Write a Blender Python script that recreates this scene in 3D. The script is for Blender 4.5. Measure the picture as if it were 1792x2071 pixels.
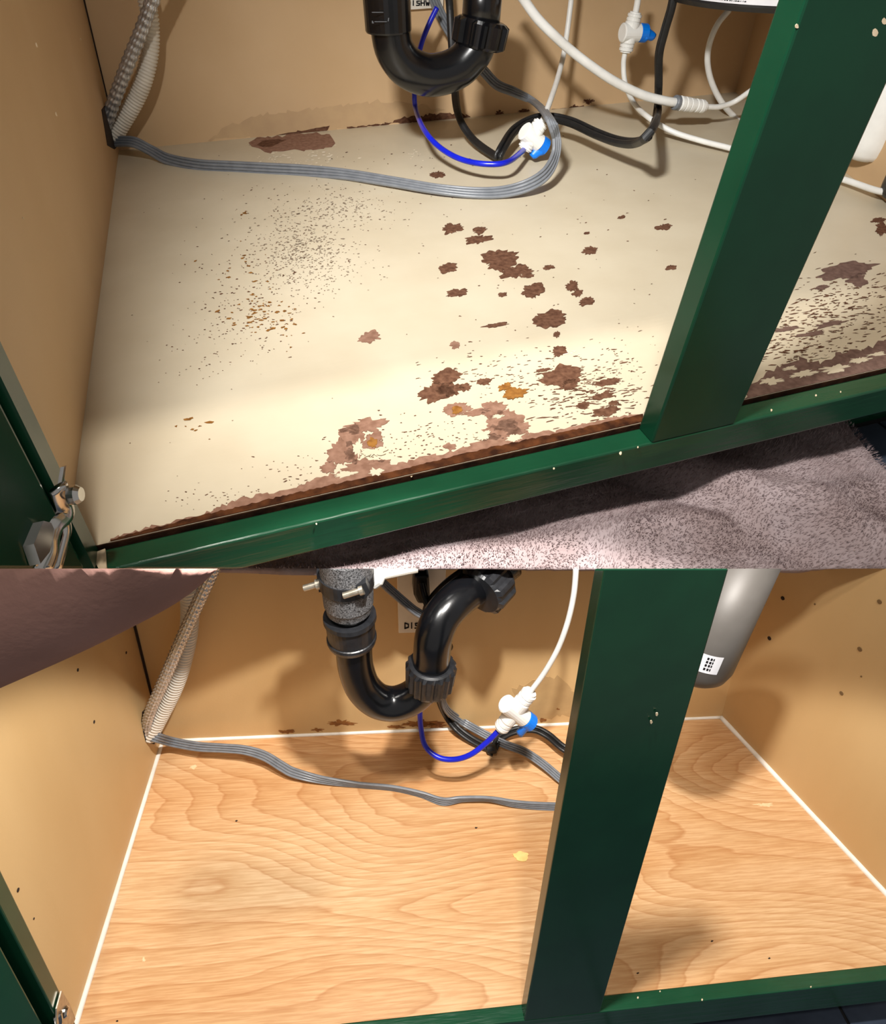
import bpy, bmesh, math, random
from mathutils import Matrix, Vector, noise

for o in list(bpy.data.objects):
    bpy.data.objects.remove(o, do_unlink=True)
SC = bpy.context.scene
COL = SC.collection
random.seed(7)

# ------------------------------------------------------------------ camera
# The picture shows two under-sink cabinets, one above the other.  They are
# built as two separate tilted bays whose common border is the horizontal
# plane at the height of the lens.
FPX, CX, CY, SEAM = 1296.41, 896.0, 950.0, 1150.0
PITCH = math.atan2(SEAM - CY, FPX)
cam_d = bpy.data.cameras.new('camera')
cam = bpy.data.objects.new('camera', cam_d)
COL.objects.link(cam)
cam.location = (0, 0, 0)
cam.rotation_euler = (math.pi / 2 + PITCH, 0, 0)
cam_d.sensor_fit = 'VERTICAL'
cam_d.sensor_height = 24.0
cam_d.lens = FPX / 2071.0 * 24.0
cam_d.shift_y = -(2071 / 2 - CY) / 2071.0
cam_d.clip_start = 0.01
cam_d.clip_end = 50
SC.camera = cam

# ------------------------------------------------------------------ world, lights, exposure
SC.view_settings.view_transform = 'Standard'
SC.view_settings.look = 'None'
SC.view_settings.exposure = 0.0
SC.view_settings.gamma = 1.0
SC.view_settings.use_curve_mapping = False
wd = bpy.data.worlds.new('kitchen_ambience'); SC.world = wd
wd.use_nodes = True
wd.node_tree.nodes['Background'].inputs[0].default_value = (1.0, 0.95, 0.9, 1)
wd.node_tree.nodes['Background'].inputs[1].default_value = 0.32

def area(name, loc, target, size, power, col, spread=180):
    d = bpy.data.lights.new(name, 'AREA'); d.shape = 'DISK'; d.size = size
    d.energy = power; d.color = col; d.spread = math.radians(spread)
    o = bpy.data.objects.new(name, d); COL.objects.link(o)
    o.location = loc
    o.rotation_euler = (Vector(target) - Vector(loc)).to_track_quat('-Z', 'Y').to_euler()
    return o
def spot(name, loc, target, size, power, col, cone, blend):
    d = bpy.data.lights.new(name, 'SPOT'); d.shadow_soft_size = size; d.energy = power; d.color = col
    d.spot_size = math.radians(cone); d.spot_blend = blend
    o = bpy.data.objects.new(name, d); COL.objects.link(o); o.location = loc
    o.rotation_euler = (Vector(target) - Vector(loc)).to_track_quat('-Z', 'Y').to_euler()
    return o
area('work_lamp', (-0.185, -0.20, 0.373), (0.14, 0.98, 0.74), 0.10, 7.4, (1.0, 0.98, 0.95), 100)
area('ceiling_lamp', (0.06, -1.63, 1.22), (0.05, 0.67, 0.24), 0.13, 2.0, (1.0, 0.91, 0.80), 40)
spot('hood_lamp', (0.06, 0.10, 0.235), (0.045, 0.58, -0.38), 0.014, 31.0, (1.0, 0.96, 0.91), 59, 0.15).scale = (1.4, 1, 1)   # oval beam

# ------------------------------------------------------------------ helpers
CA, SA = math.cos(PITCH), math.sin(PITCH)
class Bay:
    def __init__(s, M, keep, size):
        s.size = size                      # metres per unit of the bay's own plan
        s.M = Matrix.Scale(size, 4) @ Matrix(M); s.I = s.M.inverted(); s.keep = keep
        s.eye = s.I @ Vector((0, 0, 0))
        s.up = (s.I.to_3x3() @ Vector((0, 0, 1))).normalized()
    def ray(s, u, v):
        x, y = (u - CX) / FPX, (v - CY) / FPX
        return s.I.to_3x3() @ Vector((x, SA * y + CA, -CA * y + SA))
    def plane(s, u, v, p, n):
        d = s.ray(u, v); n = Vector(n)
        return s.eye + d * ((Vector(p) - s.eye).dot(n) / d.dot(n))
    def P(s, u, v, x=None, y=None, z=None):
        if x is not None: return s.plane(u, v, (x, 0, 0), (1, 0, 0))
        if y is not None: return s.plane(u, v, (0, y, 0), (0, 1, 0))
        return s.plane(u, v, (0, 0, z), (0, 0, 1))
    def depth(s, p):
        w = s.M @ Vector(p)
        return w.y * CA + w.z * SA
    def px(s, p, n):                       # length that covers n pixels at p
        return n * s.depth(p) / FPX / s.size
BA = Bay([[0.949683, -0.313208, -0.001674, -0.181432], [0.193118, 0.589748, -0.784157, 0.311046], [0.246591, 0.744378, 0.62056, 0.005548], [0, 0, 0, 1]], 1, 1.5)
BB = Bay([[0.989259, -0.11934, 0.084411, -0.363103], [0.146059, 0.783931, -0.603423, 0.69505], [0.00584, 0.609271, 0.792941, -0.460938], [0, 0, 0, 1]], -1, .8)
W = 0.87

def lin(c):
    return tuple((x / 12.92 if x <= .04045 else ((x + .055) / 1.055) ** 2.4) for x in (v / 255 for v in c)) + (1,)

def put(name, bay, verts, faces, mat, parent=None, base=None, smooth=False, clip=True, cap=True):
    """link one mesh (bay coordinates) as an object; cut it at the border of the bay"""
    if base is None:
        base = Vector(parent['_b']) if parent is not None and '_b' in parent else Vector((0, 0, 0))
    bm = bmesh.new()
    vs = [bm.verts.new(v) for v in verts]
    for f in faces:
        try: bm.faces.new([vs[i] for i in f])
        except ValueError: pass
    if clip:
        side = [(v.co - bay.eye).dot(bay.up) * bay.keep for v in bm.verts]
        if max(side) <= 0:
            bm.free(); return None
        if min(side) < 0:
            r = bmesh.ops.bisect_plane(bm, geom=bm.verts[:] + bm.edges[:] + bm.faces[:], plane_co=bay.eye, plane_no=bay.up * -bay.keep, clear_outer=True, dist=1e-6)
            if cap:
                ed = [e for e in r['geom_cut'] if isinstance(e, bmesh.types.BMEdge) and e.is_boundary]
                try: bmesh.ops.holes_fill(bm, edges=ed, sides=0)
                except Exception: pass
    bmesh.ops.recalc_face_normals(bm, faces=bm.faces[:]) if len(bm.faces) < 60000 else None
    base = Vector(base)
    for v in bm.verts: v.co -= base
    me = bpy.data.meshes.new(name)
    bm.to_mesh(me); bm.free()
    if smooth:
        for p in me.polygons: p.use_smooth = True
    me.materials.append(mat)
    o = bpy.data.objects.new(name, me); COL.objects.link(o)
    if parent is None:
        o.matrix_world = bay.M @ Matrix.Translation(base); o['_b'] = tuple(base)
    else:
        o.parent = parent; o['_b'] = tuple(base)
    return o

def tag(o, label=None, cat=None, group=None, kind=None):
    if label: o['label'] = label
    if cat: o['category'] = cat
    if group: o['group'] = group
    if kind: o['kind'] = kind
    return o

def thing(name, bay, base, label, cat, group=None):
    o = bpy.data.objects.new(name, None); COL.objects.link(o)
    o.empty_display_size = 0.02
    o.matrix_world = bay.M @ Matrix.Translation(Vector(base)); o['_b'] = tuple(base)
    return tag(o, label, cat, group)

def box(x0, x1, y0, y1, z0, z1, lx=0, ly=0):
    v = []
    for z in (z0, z1):
        for x, y in ((x0, y0), (x1, y0), (x1, y1), (x0, y1)):
            v.append((x + lx * z, y + ly * z, z))
    return v, [(0, 3, 2, 1), (4, 5, 6, 7), (0, 1, 5, 4), (1, 2, 6, 5), (2, 3, 7, 6), (3, 0, 4, 7)]

def slab(q, off):
    q = [Vector(p) for p in q]; off = Vector(off); n = len(q)
    return q + [p + off for p in q], [tuple(range(n)), tuple(range(2 * n - 1, n - 1, -1))] + [(i, (i + 1) % n, n + (i + 1) % n, n + i) for i in range(n)]

def bevel(o, w=0.0015, seg=2):
    m = o.modifiers.new('bevel', 'BEVEL'); m.width = w; m.segments = seg; m.limit_method = 'ANGLE'
    return o

def spline(pts, n=8):
    pts = [Vector(p) for p in pts]
    out = []
    e = [pts[0] * 2 - pts[1]] + pts + [pts[-1] * 2 - pts[-2]]
    for i in range(1, len(e) - 2):
        a, b, c, d = e[i - 1], e[i], e[i + 1], e[i + 2]
        for k in range(n):
            t = k / n
            out.append(0.5 * ((2 * b) + (c - a) * t + (2 * a - 5 * b + 4 * c - d) * t * t + (3 * b - a - 3 * c + d) * t ** 3))
    out.append(pts[-1])
    return out

def even(path, step):
    """points of a polyline at an even spacing"""
    L = [0]
    for a, b in zip(path, path[1:]): L.append(L[-1] + (b - a).length)
    n = max(2, int(L[-1] / step)); out = []; j = 0
    for i in range(n + 1):
        s = L[-1] * i / n
        while j < len(L) - 2 and L[j + 1] < s: j += 1
        t = (s - L[j]) / max(1e-9, L[j + 1] - L[j])
        out.append(path[j].lerp(path[j + 1], min(1, max(0, t))))
    return out

def sweep(path, rad, seg=12, caps=True, side0=None):
    """rad: number, or function(i, n, angle) -> radius or (side, up) offset"""
    n = len(path); V = []; F = []
    T = [(path[min(i + 1, n - 1)] - path[max(i - 1, 0)]).normalized() for i in range(n)]
    s = Vector(side0) if side0 is not None else T[0].orthogonal()
    for i in range(n):
        s = (s - T[i] * s.dot(T[i])).normalized(); u = T[i].cross(s)
        for k in range(seg):
            a = 2 * math.pi * k / seg
            r = rad(i, n, a) if callable(rad) else rad
            if isinstance(r, tuple): V.append(path[i] + s * r[0] + u * r[1])
            else: V.append(path[i] + s * (r * math.cos(a)) + u * (r * math.sin(a)))
        if i:
            o = (i - 1) * seg
            for k in range(seg):
                k2 = (k + 1) % seg
                F.append((o + k, o + k2, o + seg + k2, o + seg + k))
    if caps:
        F.append(tuple(range(seg - 1, -1, -1))); F.append(tuple((n - 1) * seg + k for k in range(seg)))
    return V, F

def tube(name, bay, pts, wpx, mat, parent=None, base=None, seg=12, n=8, rad=None):
    p = spline(pts, n)
    r = rad or sum(bay.px(q, wpx) / 2 for q in pts) / len(pts)
    v, f = sweep(p, r, seg)
    return put(name, bay, v, f, mat, parent, base, True)

def lathe(a, b, prof, seg=24, ribs=None):
    """prof: list of (t along a->b, radius); ribs: (count, depth, t0, t1)"""
    a, b = Vector(a), Vector(b)
    path = [a.lerp(b, t) for t, _ in prof]
    d = (b - a).normalized(); s = d.orthogonal().normalized(); u = d.cross(s)
    V = []; F = []
    for i, (t, r) in enumerate(prof):
        for k in range(seg):
            an = 2 * math.pi * k / seg; rr = r
            if ribs and ribs[2] <= t <= ribs[3]:
                ph = (an * ribs[0] / (2 * math.pi)) % 1
                rr = r + (ribs[1] if ph < .34 else 0)
            V.append(path[i] + s * (rr * math.cos(an)) + u * (rr * math.sin(an)))
        if i:
            o = (i - 1) * seg
            for k in range(seg):
                k2 = (k + 1) % seg
                F.append((o + k, o + k2, o + seg + k2, o + seg + k))
    n = len(prof)
    F.append(tuple(range(seg - 1, -1, -1))); F.append(tuple((n - 1) * seg + k for k in range(seg)))
    return V, F

def join(*parts):
    V = []; F = []
    for v, f in parts:
        o = len(V); V += list(v); F += [tuple(i + o for i in g) for g in f]
    return V, F

def flat_cable(name, bay, pts, w, th, tw, mat, parent=None, base=None, cores=4, side=(0, 1, 0), n=10):
    """ribbon cable of several round cores; tw: twist angle at each control point"""
    p = spline(pts, n); m = len(p)
    def twist(i):
        t = i / (m - 1) * (len(tw) - 1); j = min(int(t), len(tw) - 2)
        return tw[j] + (tw[j + 1] - tw[j]) * (t - j)
    prof = []
    N = 12
    for c in range(cores):                       # top bumps, left to right
        for k in range(N // 2):
            a = math.pi - math.pi * (k + .5) / (N // 2)
            prof.append(((c + .5) / cores * w - w / 2 + math.cos(a) * w / cores / 2, math.sin(a) * th / 2))
    for c in range(cores - 1, -1, -1):
        for k in range(N // 2):
            a = -math.pi * (k + .5) / (N // 2)
            prof.append(((c + .5) / cores * w - w / 2 + math.cos(a) * w / cores / 2, math.sin(a) * th / 2))
    seg = len(prof)
    V = []; F = []
    s = Vector(side)
    up = Vector((0, 0, 1))
    for i in range(m):
        T = (p[min(i + 1, m - 1)] - p[max(i - 1, 0)]).normalized()
        s = (s - T * s.dot(T)).normalized(); u = T.cross(s); a = twist(i)
        S = s * math.cos(a) + u * math.sin(a); U = u * math.cos(a) - s * math.sin(a)
        for q in prof: V.append(p[i] + S * q[0] + U * q[1])
        if i:
            o = (i - 1) * seg
            for k in range(seg):
                k2 = (k + 1) % seg
                F.append((o + k, o + k2, o + seg + k2, o + seg + k))
    F.append(tuple(range(seg - 1, -1, -1))); F.append(tuple((m - 1) * seg + k for k in range(seg)))
    return put(name, bay, V, F, mat, parent, base, False)

# ------------------------------------------------------------------ materials
def mat(name, col, rough=.5, metal=0, spec=.5, var=None, vscale=20, vstretch=(1, 1, 1), bump=0, bscale=200, coat=0, bstretch=(1, 1, 1)):
    m = bpy.data.materials.new(name); m.use_nodes = True
    nt = m.node_tree; b = nt.nodes['Principled BSDF']
    b.inputs['Base Color'].default_value = lin(col)
    b.inputs['Roughness'].default_value = rough
    b.inputs['Metallic'].default_value = metal
    b.inputs['Specular IOR Level'].default_value = spec
    if coat:
        b.inputs['Coat Weight'].default_value = coat; b.inputs['Coat Roughness'].default_value = .12
    tc = nt.nodes.new('ShaderNodeTexCoord')
    def nz(scale, st, det=4):
        mp = nt.nodes.new('ShaderNodeMapping'); mp.inputs['Scale'].default_value = st
        nt.links.new(tc.outputs['Object'], mp.inputs[0])
        t = nt.nodes.new('ShaderNodeTexNoise'); t.inputs['Scale'].default_value = scale; t.inputs['Detail'].default_value = det
        nt.links.new(mp.outputs[0], t.inputs['Vector']); return t
    if var is not None:
        t = nz(vscale, vstretch)
        r = nt.nodes.new('ShaderNodeValToRGB'); r.color_ramp.elements[0].position = .35; r.color_ramp.elements[1].position = .65
        r.color_ramp.elements[0].color = lin(col); r.color_ramp.elements[1].color = lin(var)
        nt.links.new(t.outputs['Fac'], r.inputs[0]); nt.links.new(r.outputs[0], b.inputs['Base Color'])
    if bump:
        t = nz(bscale, bstretch, 3)
        bp = nt.nodes.new('ShaderNodeBump'); bp.inputs['Strength'].default_value = bump; bp.inputs['Distance'].default_value = .001
        nt.links.new(t.outputs['Fac'], bp.inputs['Height']); nt.links.new(bp.outputs[0], b.inputs['Normal'])
    return m

M_TAN = mat('tan_melamine', (206, 175, 136), .55, spec=.3, var=(200, 168, 128), vscale=9, bump=.06, bscale=400)
M_TAN2 = mat('tan_melamine_warm', (209, 176, 126), .5, spec=.35, var=(201, 166, 115), vscale=7, vstretch=(1, 1, .25), bump=.08, bscale=350)
M_EDGE = mat('dark_joint', (40, 24, 14), .9)
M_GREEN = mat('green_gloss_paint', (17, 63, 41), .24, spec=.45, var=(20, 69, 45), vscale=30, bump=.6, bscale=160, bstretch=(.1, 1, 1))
M_GREEN_SHADED = mat('green_gloss_paint_shaded', (13, 52, 35), .22, spec=.3, var=(15, 57, 38), vscale=30, bump=.12, bscale=90, bstretch=(1, 1, .08))  # same paint made darker; shade of the upright faces put into the colour
M_PB = mat('raw_particle_board', (112, 80, 62), .95, spec=.1, var=(84, 56, 42), vscale=260, bump=.8, bscale=500)
M_PBL = mat('abraded_particle_board', (150, 116, 98), .95, spec=.1, var=(128, 95, 78), vscale=200, bump=.6, bscale=500)
M_PBG = mat('golden_board_core', (150, 104, 50), .95, spec=.1, var=(120, 78, 36), vscale=220, bump=.6, bscale=500)
M_SPK = mat('grey_scuff', (150, 138, 122), .9, spec=.1, var=(120, 100, 80), vscale=300)
M_DAMP = mat('damp_stain', (188, 158, 122), .7, spec=.2, var=(194, 164, 126), vscale=60)
M_BLACK = mat('black_abs_plastic', (11, 12, 15), .22, spec=.55, var=(8, 8, 10), vscale=40, bump=.03, bscale=300)
M_BLKSP = mat('black_abs_spattered', (24, 25, 28), .35, spec=.5, var=(34, 35, 38), vscale=120, bump=.1, bscale=300)
M_RUBB = mat('black_cord_rubber', (20, 20, 21), .45, spec=.4, var=(28, 28, 29), vscale=200)
M_GREY = mat('grey_cable_sheath', (122, 126, 132), .38, spec=.5, var=(110, 114, 120), vscale=100)
M_BLUE = mat('blue_water_tube', (16, 34, 200), .3, spec=.5, var=(12, 26, 176), vscale=60)
M_BLUEH = mat('bright_blue_plastic', (0, 122, 232), .4, spec=.5, var=(0, 112, 220), vscale=60)
M_WHITE = mat('white_plastic', (236, 236, 232), .35, spec=.5, var=(228, 228, 224), vscale=60)
M_WTUBE = mat('white_pe_tube', (232, 232, 228), .38, spec=.5, var=(222, 222, 218), vscale=60)
M_CORR = mat('milky_corrugated_plastic', (226, 220, 208), .42, spec=.45, var=(214, 206, 192), vscale=40)
M_CHROME = mat('nickel_plated_steel', (205, 203, 200), .16, 1, .5, var=(188, 186, 182), vscale=80)
M_STEEL = mat('dull_bolt_steel', (196, 188, 172), .38, .9, .5, var=(172, 162, 146), vscale=200)
M_TANK = mat('grey_metallic_tank', (88, 84, 80), .5, .1, .4, var=(80, 76, 72), vscale=20)
M_TANKB = mat('black_canister', (30, 30, 33), .35, spec=.5, var=(24, 24, 27), vscale=50)
M_LABEL = mat('white_paper_label', (228, 228, 232), .6, spec=.3, var=(220, 220, 226), vscale=40)
M_INK = mat('black_ink', (18, 18, 22), .7, spec=.2)
M_CAULK = mat('white_caulk', (240, 236, 228), .45, spec=.4, var=(230, 225, 214), vscale=80)
M_TILE = mat('dark_slate_tile', (58, 68, 84), .4, spec=.5, var=(44, 52, 66), vscale=18, bump=.2, bscale=120)
M_GROUT = mat('black_grout', (20, 20, 22), .9)
M_CHIP = mat('pale_yellow_chip', (238, 206, 132), .6, var=(228, 192, 116), vscale=120)
M_SKIN = mat('mauve_brown_plush', (146, 112, 104), .95, spec=.1, var=(134, 102, 94), vscale=25, bump=.3, bscale=300)
M_PLATE = mat('ivory_outlet_plate', (226, 220, 208), .4, spec=.5, var=(220, 213, 200), vscale=30)

def nodes(m): return m.node_tree.nodes, m.node_tree.links

# cream laminate of the worn base: fine crosswise texture
M_CREAM = mat('cream_laminate', (207, 196, 172), .42, spec=.4, var=(200, 188, 163), vscale=14, bump=.12, bscale=60, bstretch=(.25, 6, 1))
# towel
M_TOWEL = mat('mauve_grey_plush', (160, 146, 148), .95, spec=.1, var=(144, 128, 128), vscale=30, bump=.8, bscale=450)
M_PILE = mat('plush_pile', (176, 160, 161), .9, spec=.1, var=(152, 134, 134), vscale=30)
M_HEM = mat('tan_towel_hem', (168, 138, 108), .95, spec=.1, var=(150, 120, 92), vscale=60, bump=.5, bscale=450)

M_BRAID = mat('braided_steel_mesh', (206, 206, 208), .22, .65, .8, var=(160, 160, 162), vscale=300)

# oak-look vinyl of the renewed base: cathedral figure running along x
def wood():
    m = mat('oak_look_vinyl', (206, 160, 104), .36, spec=.45)
    n, l = nodes(m); b = n['Principled BSDF']
    tc = n.new('ShaderNodeTexCoord')
    def mp(sc, loc=(0, 0, 0)):
        q = n.new('ShaderNodeMapping'); q.inputs['Scale'].default_value = sc; q.inputs['Location'].default_value = loc
        l.new(tc.outputs['Object'], q.inputs[0]); return q.outputs[0]
    def nz(vec, sc, det=2, rough=.5, dist=0):
        q = n.new('ShaderNodeTexNoise'); q.inputs['Scale'].default_value = sc; q.inputs['Detail'].default_value = det
        q.inputs['Roughness'].default_value = rough; q.inputs['Distortion'].default_value = dist
        l.new(vec, q.inputs['Vector']); return q.outputs['Fac']
    def mth(op, a, c=None):
        q = n.new('ShaderNodeMath'); q.operation = op
        for i, k in enumerate((a, c)):
            if k is None: continue
            if isinstance(k, (int, float)): q.inputs[i].default_value = k
            else: l.new(k, q.inputs[i])
        return q.outputs[0]
    base = nz(mp((1.6, 5.2, 1), (.37, .2, 0)), 1.0, 1.0, .35, .15)
    fine = nz(mp((10, 60, 1)), 1.0, 2)
    ring = mth('ADD', mth('MULTIPLY', base, 36.0), mth('MULTIPLY', fine, .7))
    fr = mth('FRACT', ring)
    r = n.new('ShaderNodeValToRGB'); e = r.color_ramp.elements
    e[0].position = 0; e[0].color = lin((222, 191, 151)); e[1].position = 1; e[1].color = lin((220, 188, 147))
    for p, c in ((.55, (216, 183, 141)), (.84, (210, 175, 132)), (.94, (201, 161, 118))):
        q = e.new(p); q.color = lin(c)
    l.new(fr, r.inputs[0])
    pore = nz(mp((22, 420, 1)), 1.0, 3, .6)
    r2 = n.new('ShaderNodeValToRGB'); r2.color_ramp.elements[0].position = .40; r2.color_ramp.elements[1].position = .62
    r2.color_ramp.elements[0].color = lin((206, 172, 132)); r2.color_ramp.elements[1].color = (1, 1, 1, 1)
    l.new(pore, r2.inputs[0])
    mx = n.new('ShaderNodeMix'); mx.data_type = 'RGBA'; mx.blend_type = 'MULTIPLY'; mx.inputs[0].default_value = .42
    l.new(r.outputs[0], mx.inputs[6]); l.new(r2.outputs[0], mx.inputs[7])
    tone = nz(mp((1.2, 8, 1), (2.1, .3, 0)), 1.0, 2)
    r3 = n.new('ShaderNodeValToRGB'); r3.color_ramp.elements[0].position = .35; r3.color_ramp.elements[1].position = .68
    r3.color_ramp.elements[0].color = lin((240, 214, 186)); r3.color_ramp.elements[1].color = (1, 1, 1, 1)
    l.new(tone, r3.inputs[0])
    m2 = n.new('ShaderNodeMix'); m2.data_type = 'RGBA'; m2.blend_type = 'MULTIPLY'; m2.inputs[0].default_value = .8
    l.new(mx.outputs[2], m2.inputs[6]); l.new(r3.outputs[0], m2.inputs[7])
    l.new(m2.outputs[2], b.inputs['Base Color'])
    bp = n.new('ShaderNodeBump'); bp.inputs['Strength'].default_value = .12; bp.inputs['Distance'].default_value = .0006
    l.new(pore, bp.inputs['Height']); l.new(bp.outputs[0], b.inputs['Normal'])
    return m
M_WOOD = wood()


# ================================================================== upper bay: the worn cabinet
A = BA
D, T, RZ, RH, PX, PW, SX = 0.65495, 0.01435, -0.0008, 0.02188, 0.31315, 0.05669, 0.01452
HT = 0.62
RX0 = W - 0.2116                                   # right wall at the front
bl, br, sl, pl = 0.08255, 0.00262, 0.05336, 0.05418
def lw(y, z): return bl * z                        # left wall x
wl = tag(put('wall_left', A, *slab([(bl * -.03, -.0, -.03), (bl * -.03, D + .002, -.03), (bl * HT, D + .002, HT), (bl * HT, 0, HT)], (-.015, 0, 0)), M_TAN), 'plain tan side panel at the left of the worn cabinet', kind='structure')
wb = tag(put('wall_back', A, *slab([(-.01, D, -.03), (W + .02, D, -.03), (W + .02, D, HT), (-.01, D, HT)], (0, .012, 0)), M_TAN), 'tan back panel behind the drain trap, water stained along its foot', kind='structure')
wr = tag(put('wall_right', A, *slab([(W - br * .03, D + .002, -.03), (RX0 - br * .03, -.0, -.03), (RX0 + br * HT, 0, HT), (W + br * HT, D + .002, HT)], (.015, .0, 0)), M_TAN), 'shaded tan side panel behind the filters', kind='structure')
# dark open joint between left and back panel
put('joint', A, *slab([(bl * .03 + .0004, D - .0006, .03), (bl * .03 + .0018, D - .0006, .03), (bl * HT + .0024, D - .0006, HT), (bl * HT + .0004, D - .0006, HT)], (0, -.0006, 0)), M_EDGE, wb)
fl = tag(put('floor', A, *slab([(0, .0032, 0), (RX0, .0032, 0), (W, D, 0), (0, D, 0)], (0, 0, -.016)), M_CREAM), 'cream laminate cabinet base with peeled, swollen patches', kind='structure')

put('raw_edge', A, *box(0, RX0, .0024, .0031, -.016, -.0001), mat('dark_gap_edge', (62, 38, 24), .95, spec=.1, var=(36, 22, 14), vscale=90, bump=.6, bscale=300), fl)  # raw board edge, coloured dark to stand for the shaded gap at the rail
# ---- chips: jagged patches where the laminate has gone
def blob(cu, cv, rx, ry, seed, rough=.36, n=52, rot=-.16):
    pts = []
    for k in range(n):
        a = 2 * math.pi * k / n
        q = Vector((math.cos(a) * 1.3 + seed * 3.17, math.sin(a) * 1.3 - seed * 1.9, seed * .7))
        r = 1 + rough * (1.2 * noise.noise(q) + 1.0 * noise.noise(q * 2.7) + .7 * noise.noise(q * 7.3))
        r = max(.2, r)
        x, y = rx * r * math.cos(a), ry * r * math.sin(a)
        pts.append((cu + x * math.cos(rot) - y * math.sin(rot), cv + x * math.sin(rot) + y * math.cos(rot)))
    return pts
def jag(poly, amp, seed, step=7):
    """subdivide a pixel polygon and roughen it"""
    out = []; rr = random.Random(seed)
    for (x0, y0), (x1, y1) in zip(poly, poly[1:] + poly[:1]):
        n = max(1, int(math.hypot(x1 - x0, y1 - y0) / step))
        for k in range(n):
            t = k / n
            out.append((x0 + (x1 - x0) * t + rr.uniform(-amp, amp), y0 + (y1 - y0) * t + rr.uniform(-amp, amp)))
    return out
def chip(poly, m, parent, bay=A, z=None, y=None, name='worn_patch', off=.0004):
    pts = [bay.P(u, v, y=y) if y is not None else bay.P(u, v, z=z or off) for u, v in poly]
    if y is None:
        for p in pts: p.y = max(p.y, .0033 if bay is A else .001)
    if y is not None: dv = (0, .0003, 0)
    else: dv = (0, 0, -.0003)
    return put(name, bay, *slab(pts, dv), m, parent)
patches = [  # centre, half sizes in the photograph, material
 (915, 462, 19, 9, 0), (970, 466, 13, 6, 0), (968, 484, 22, 8, 0), (1008, 525, 34, 18, 0), (1043, 549, 26, 12, 0), (1065, 557, 12, 4, 0), (907, 542, 17, 8, 0),
 (925, 592, 21, 7, 0), (1016, 595, 8, 4, 0), (1078, 588, 20, 12, 0), (1110, 541, 10, 4, 0), (1157, 578, 12, 8, 0), (1168, 592, 8, 7, 0), (1187, 609, 14, 7, 0), (1112, 646, 25, 15, 0),
 (1126, 676, 6, 5, 0), (1131, 709, 13, 9, 0), (745, 682, 19, 9, 1), (920, 697, 9, 6, 1), (1004, 657, 22, 4, 0), (885, 353, 14, 6, 0), (1195, 506, 13, 6, 0), (1342, 459, 14, 5, 0),
 (1257, 439, 7, 3, 0), (1358, 541, 9, 4, 0), (1187, 471, 5, 2, 0), (903, 763, 24, 12, 0), (880, 793, 27, 17, 0), (912, 787, 22, 12, 0), (940, 783, 11, 7, 0), (980, 771, 12, 6, 0), (1130, 761, 34, 17, 0), (1152, 778, 14, 9, 0), (1098, 748, 14, 3, 0),
 (1042, 794, 22, 10, 2), (1022, 782, 13, 6, 2), (928, 827, 25, 12, 1), (924, 828, 10, 7, 2), (965, 833, 30, 6, 1), (995, 828, 26, 14, 1), (1018, 850, 32, 18, 1), (1012, 873, 40, 20, 1), (990, 900, 28, 18, 1), (1042, 868, 24, 13, 1), (1230, 773, 19, 6, 0), (1180, 820, 11, 6, 0), (1225, 832, 22, 9, 0), (1222, 800, 18, 5, 0),
 (910, 903, 10, 6, 1), (1240, 815, 9, 4, 0),
 (738, 862, 44, 13, 1), (712, 882, 19, 17, 1), (690, 915, 25, 22, 1), (715, 920, 14, 14, 1), (756, 893, 22, 14, 1), (753, 894, 9, 9, 2), (665, 945, 14, 10, 1), (735, 945, 38, 14, 1), (770, 940, 20, 10, 1),
 (1708, 548, 44, 15, 3), (1735, 566, 20, 10, 3), (1663, 581, 12, 4, 3), (1783, 462, 10, 12, 0), (1776, 445, 12, 4, 0), (1680, 655, 30, 4, 3), (1640, 675, 24, 4, 3), (1590, 665, 20, 4, 3),
]
MS = [M_PB, M_PBL, M_PBG, mat('grey_brown_board', (120, 96, 86), .95, spec=.1, var=(100, 78, 70), vscale=220)]
for i, (u, v, rx, ry, k) in enumerate(patches):
    chip(blob(u, v, rx * 1.12, ry * 1.12, i + 1), MS[k], fl, off=.0004 + (.0003 if k == 2 else 0))
# long ragged strips where the front edge has swollen
strip = [(225, 1089), (300, 1066), (360, 1052), (410, 1038), (450, 1022), (490, 1007), (540, 998), (600, 985), (640, 968), (700, 950), (760, 935), (800, 940), (850, 925), (900, 915), (960, 902), (990, 890), (1060, 878), (1120, 872), (1180, 858), (1230, 845), (1290, 835),
         (1303, 863), (1200, 890), (1100, 912), (1000, 934), (900, 957), (800, 980), (700, 1002), (600, 1025), (500, 1049), (400, 1073), (300, 1098), (222, 1117)]
chip(jag(strip, 3.5, 3), M_PBL, fl, off=.0005)
strip2 = [(222, 1091), (400, 1044), (600, 996), (800, 951), (1000, 903), (1200, 860), (1300, 836), (1303, 865), (1200, 889), (1000, 934), (800, 980), (600, 1025), (400, 1073), (224, 1117)]
chip(jag(strip2, 1.6, 5), mat('rusty_board_edge', (92, 54, 30), .95, spec=.1, var=(48, 26, 16), vscale=120, bump=.6, bscale=400), fl, off=.0007)
strip3 = [(1508, 790), (1540, 765), (1580, 738), (1620, 725), (1660, 733), (1700, 712), (1750, 705), (1792, 688), (1830, 680), (1830, 758), (1792, 765), (1700, 785), (1600, 806), (1512, 826)]
chip(jag(strip3, 5, 8), MS[3], fl, off=.0005)
for i, (u, v, rx, ry) in enumerate([(1560, 770, 22, 6), (1625, 756, 24, 5), (1690, 745, 30, 6), (1740, 728, 20, 5), (1600, 745, 14, 3), (1770, 716, 18, 3), (1660, 722, 14, 3)]):
    chip(blob(u, v, rx, ry, 80 + i, .6), M_CREAM, fl, off=.0008, name='laminate_flake')
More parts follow.
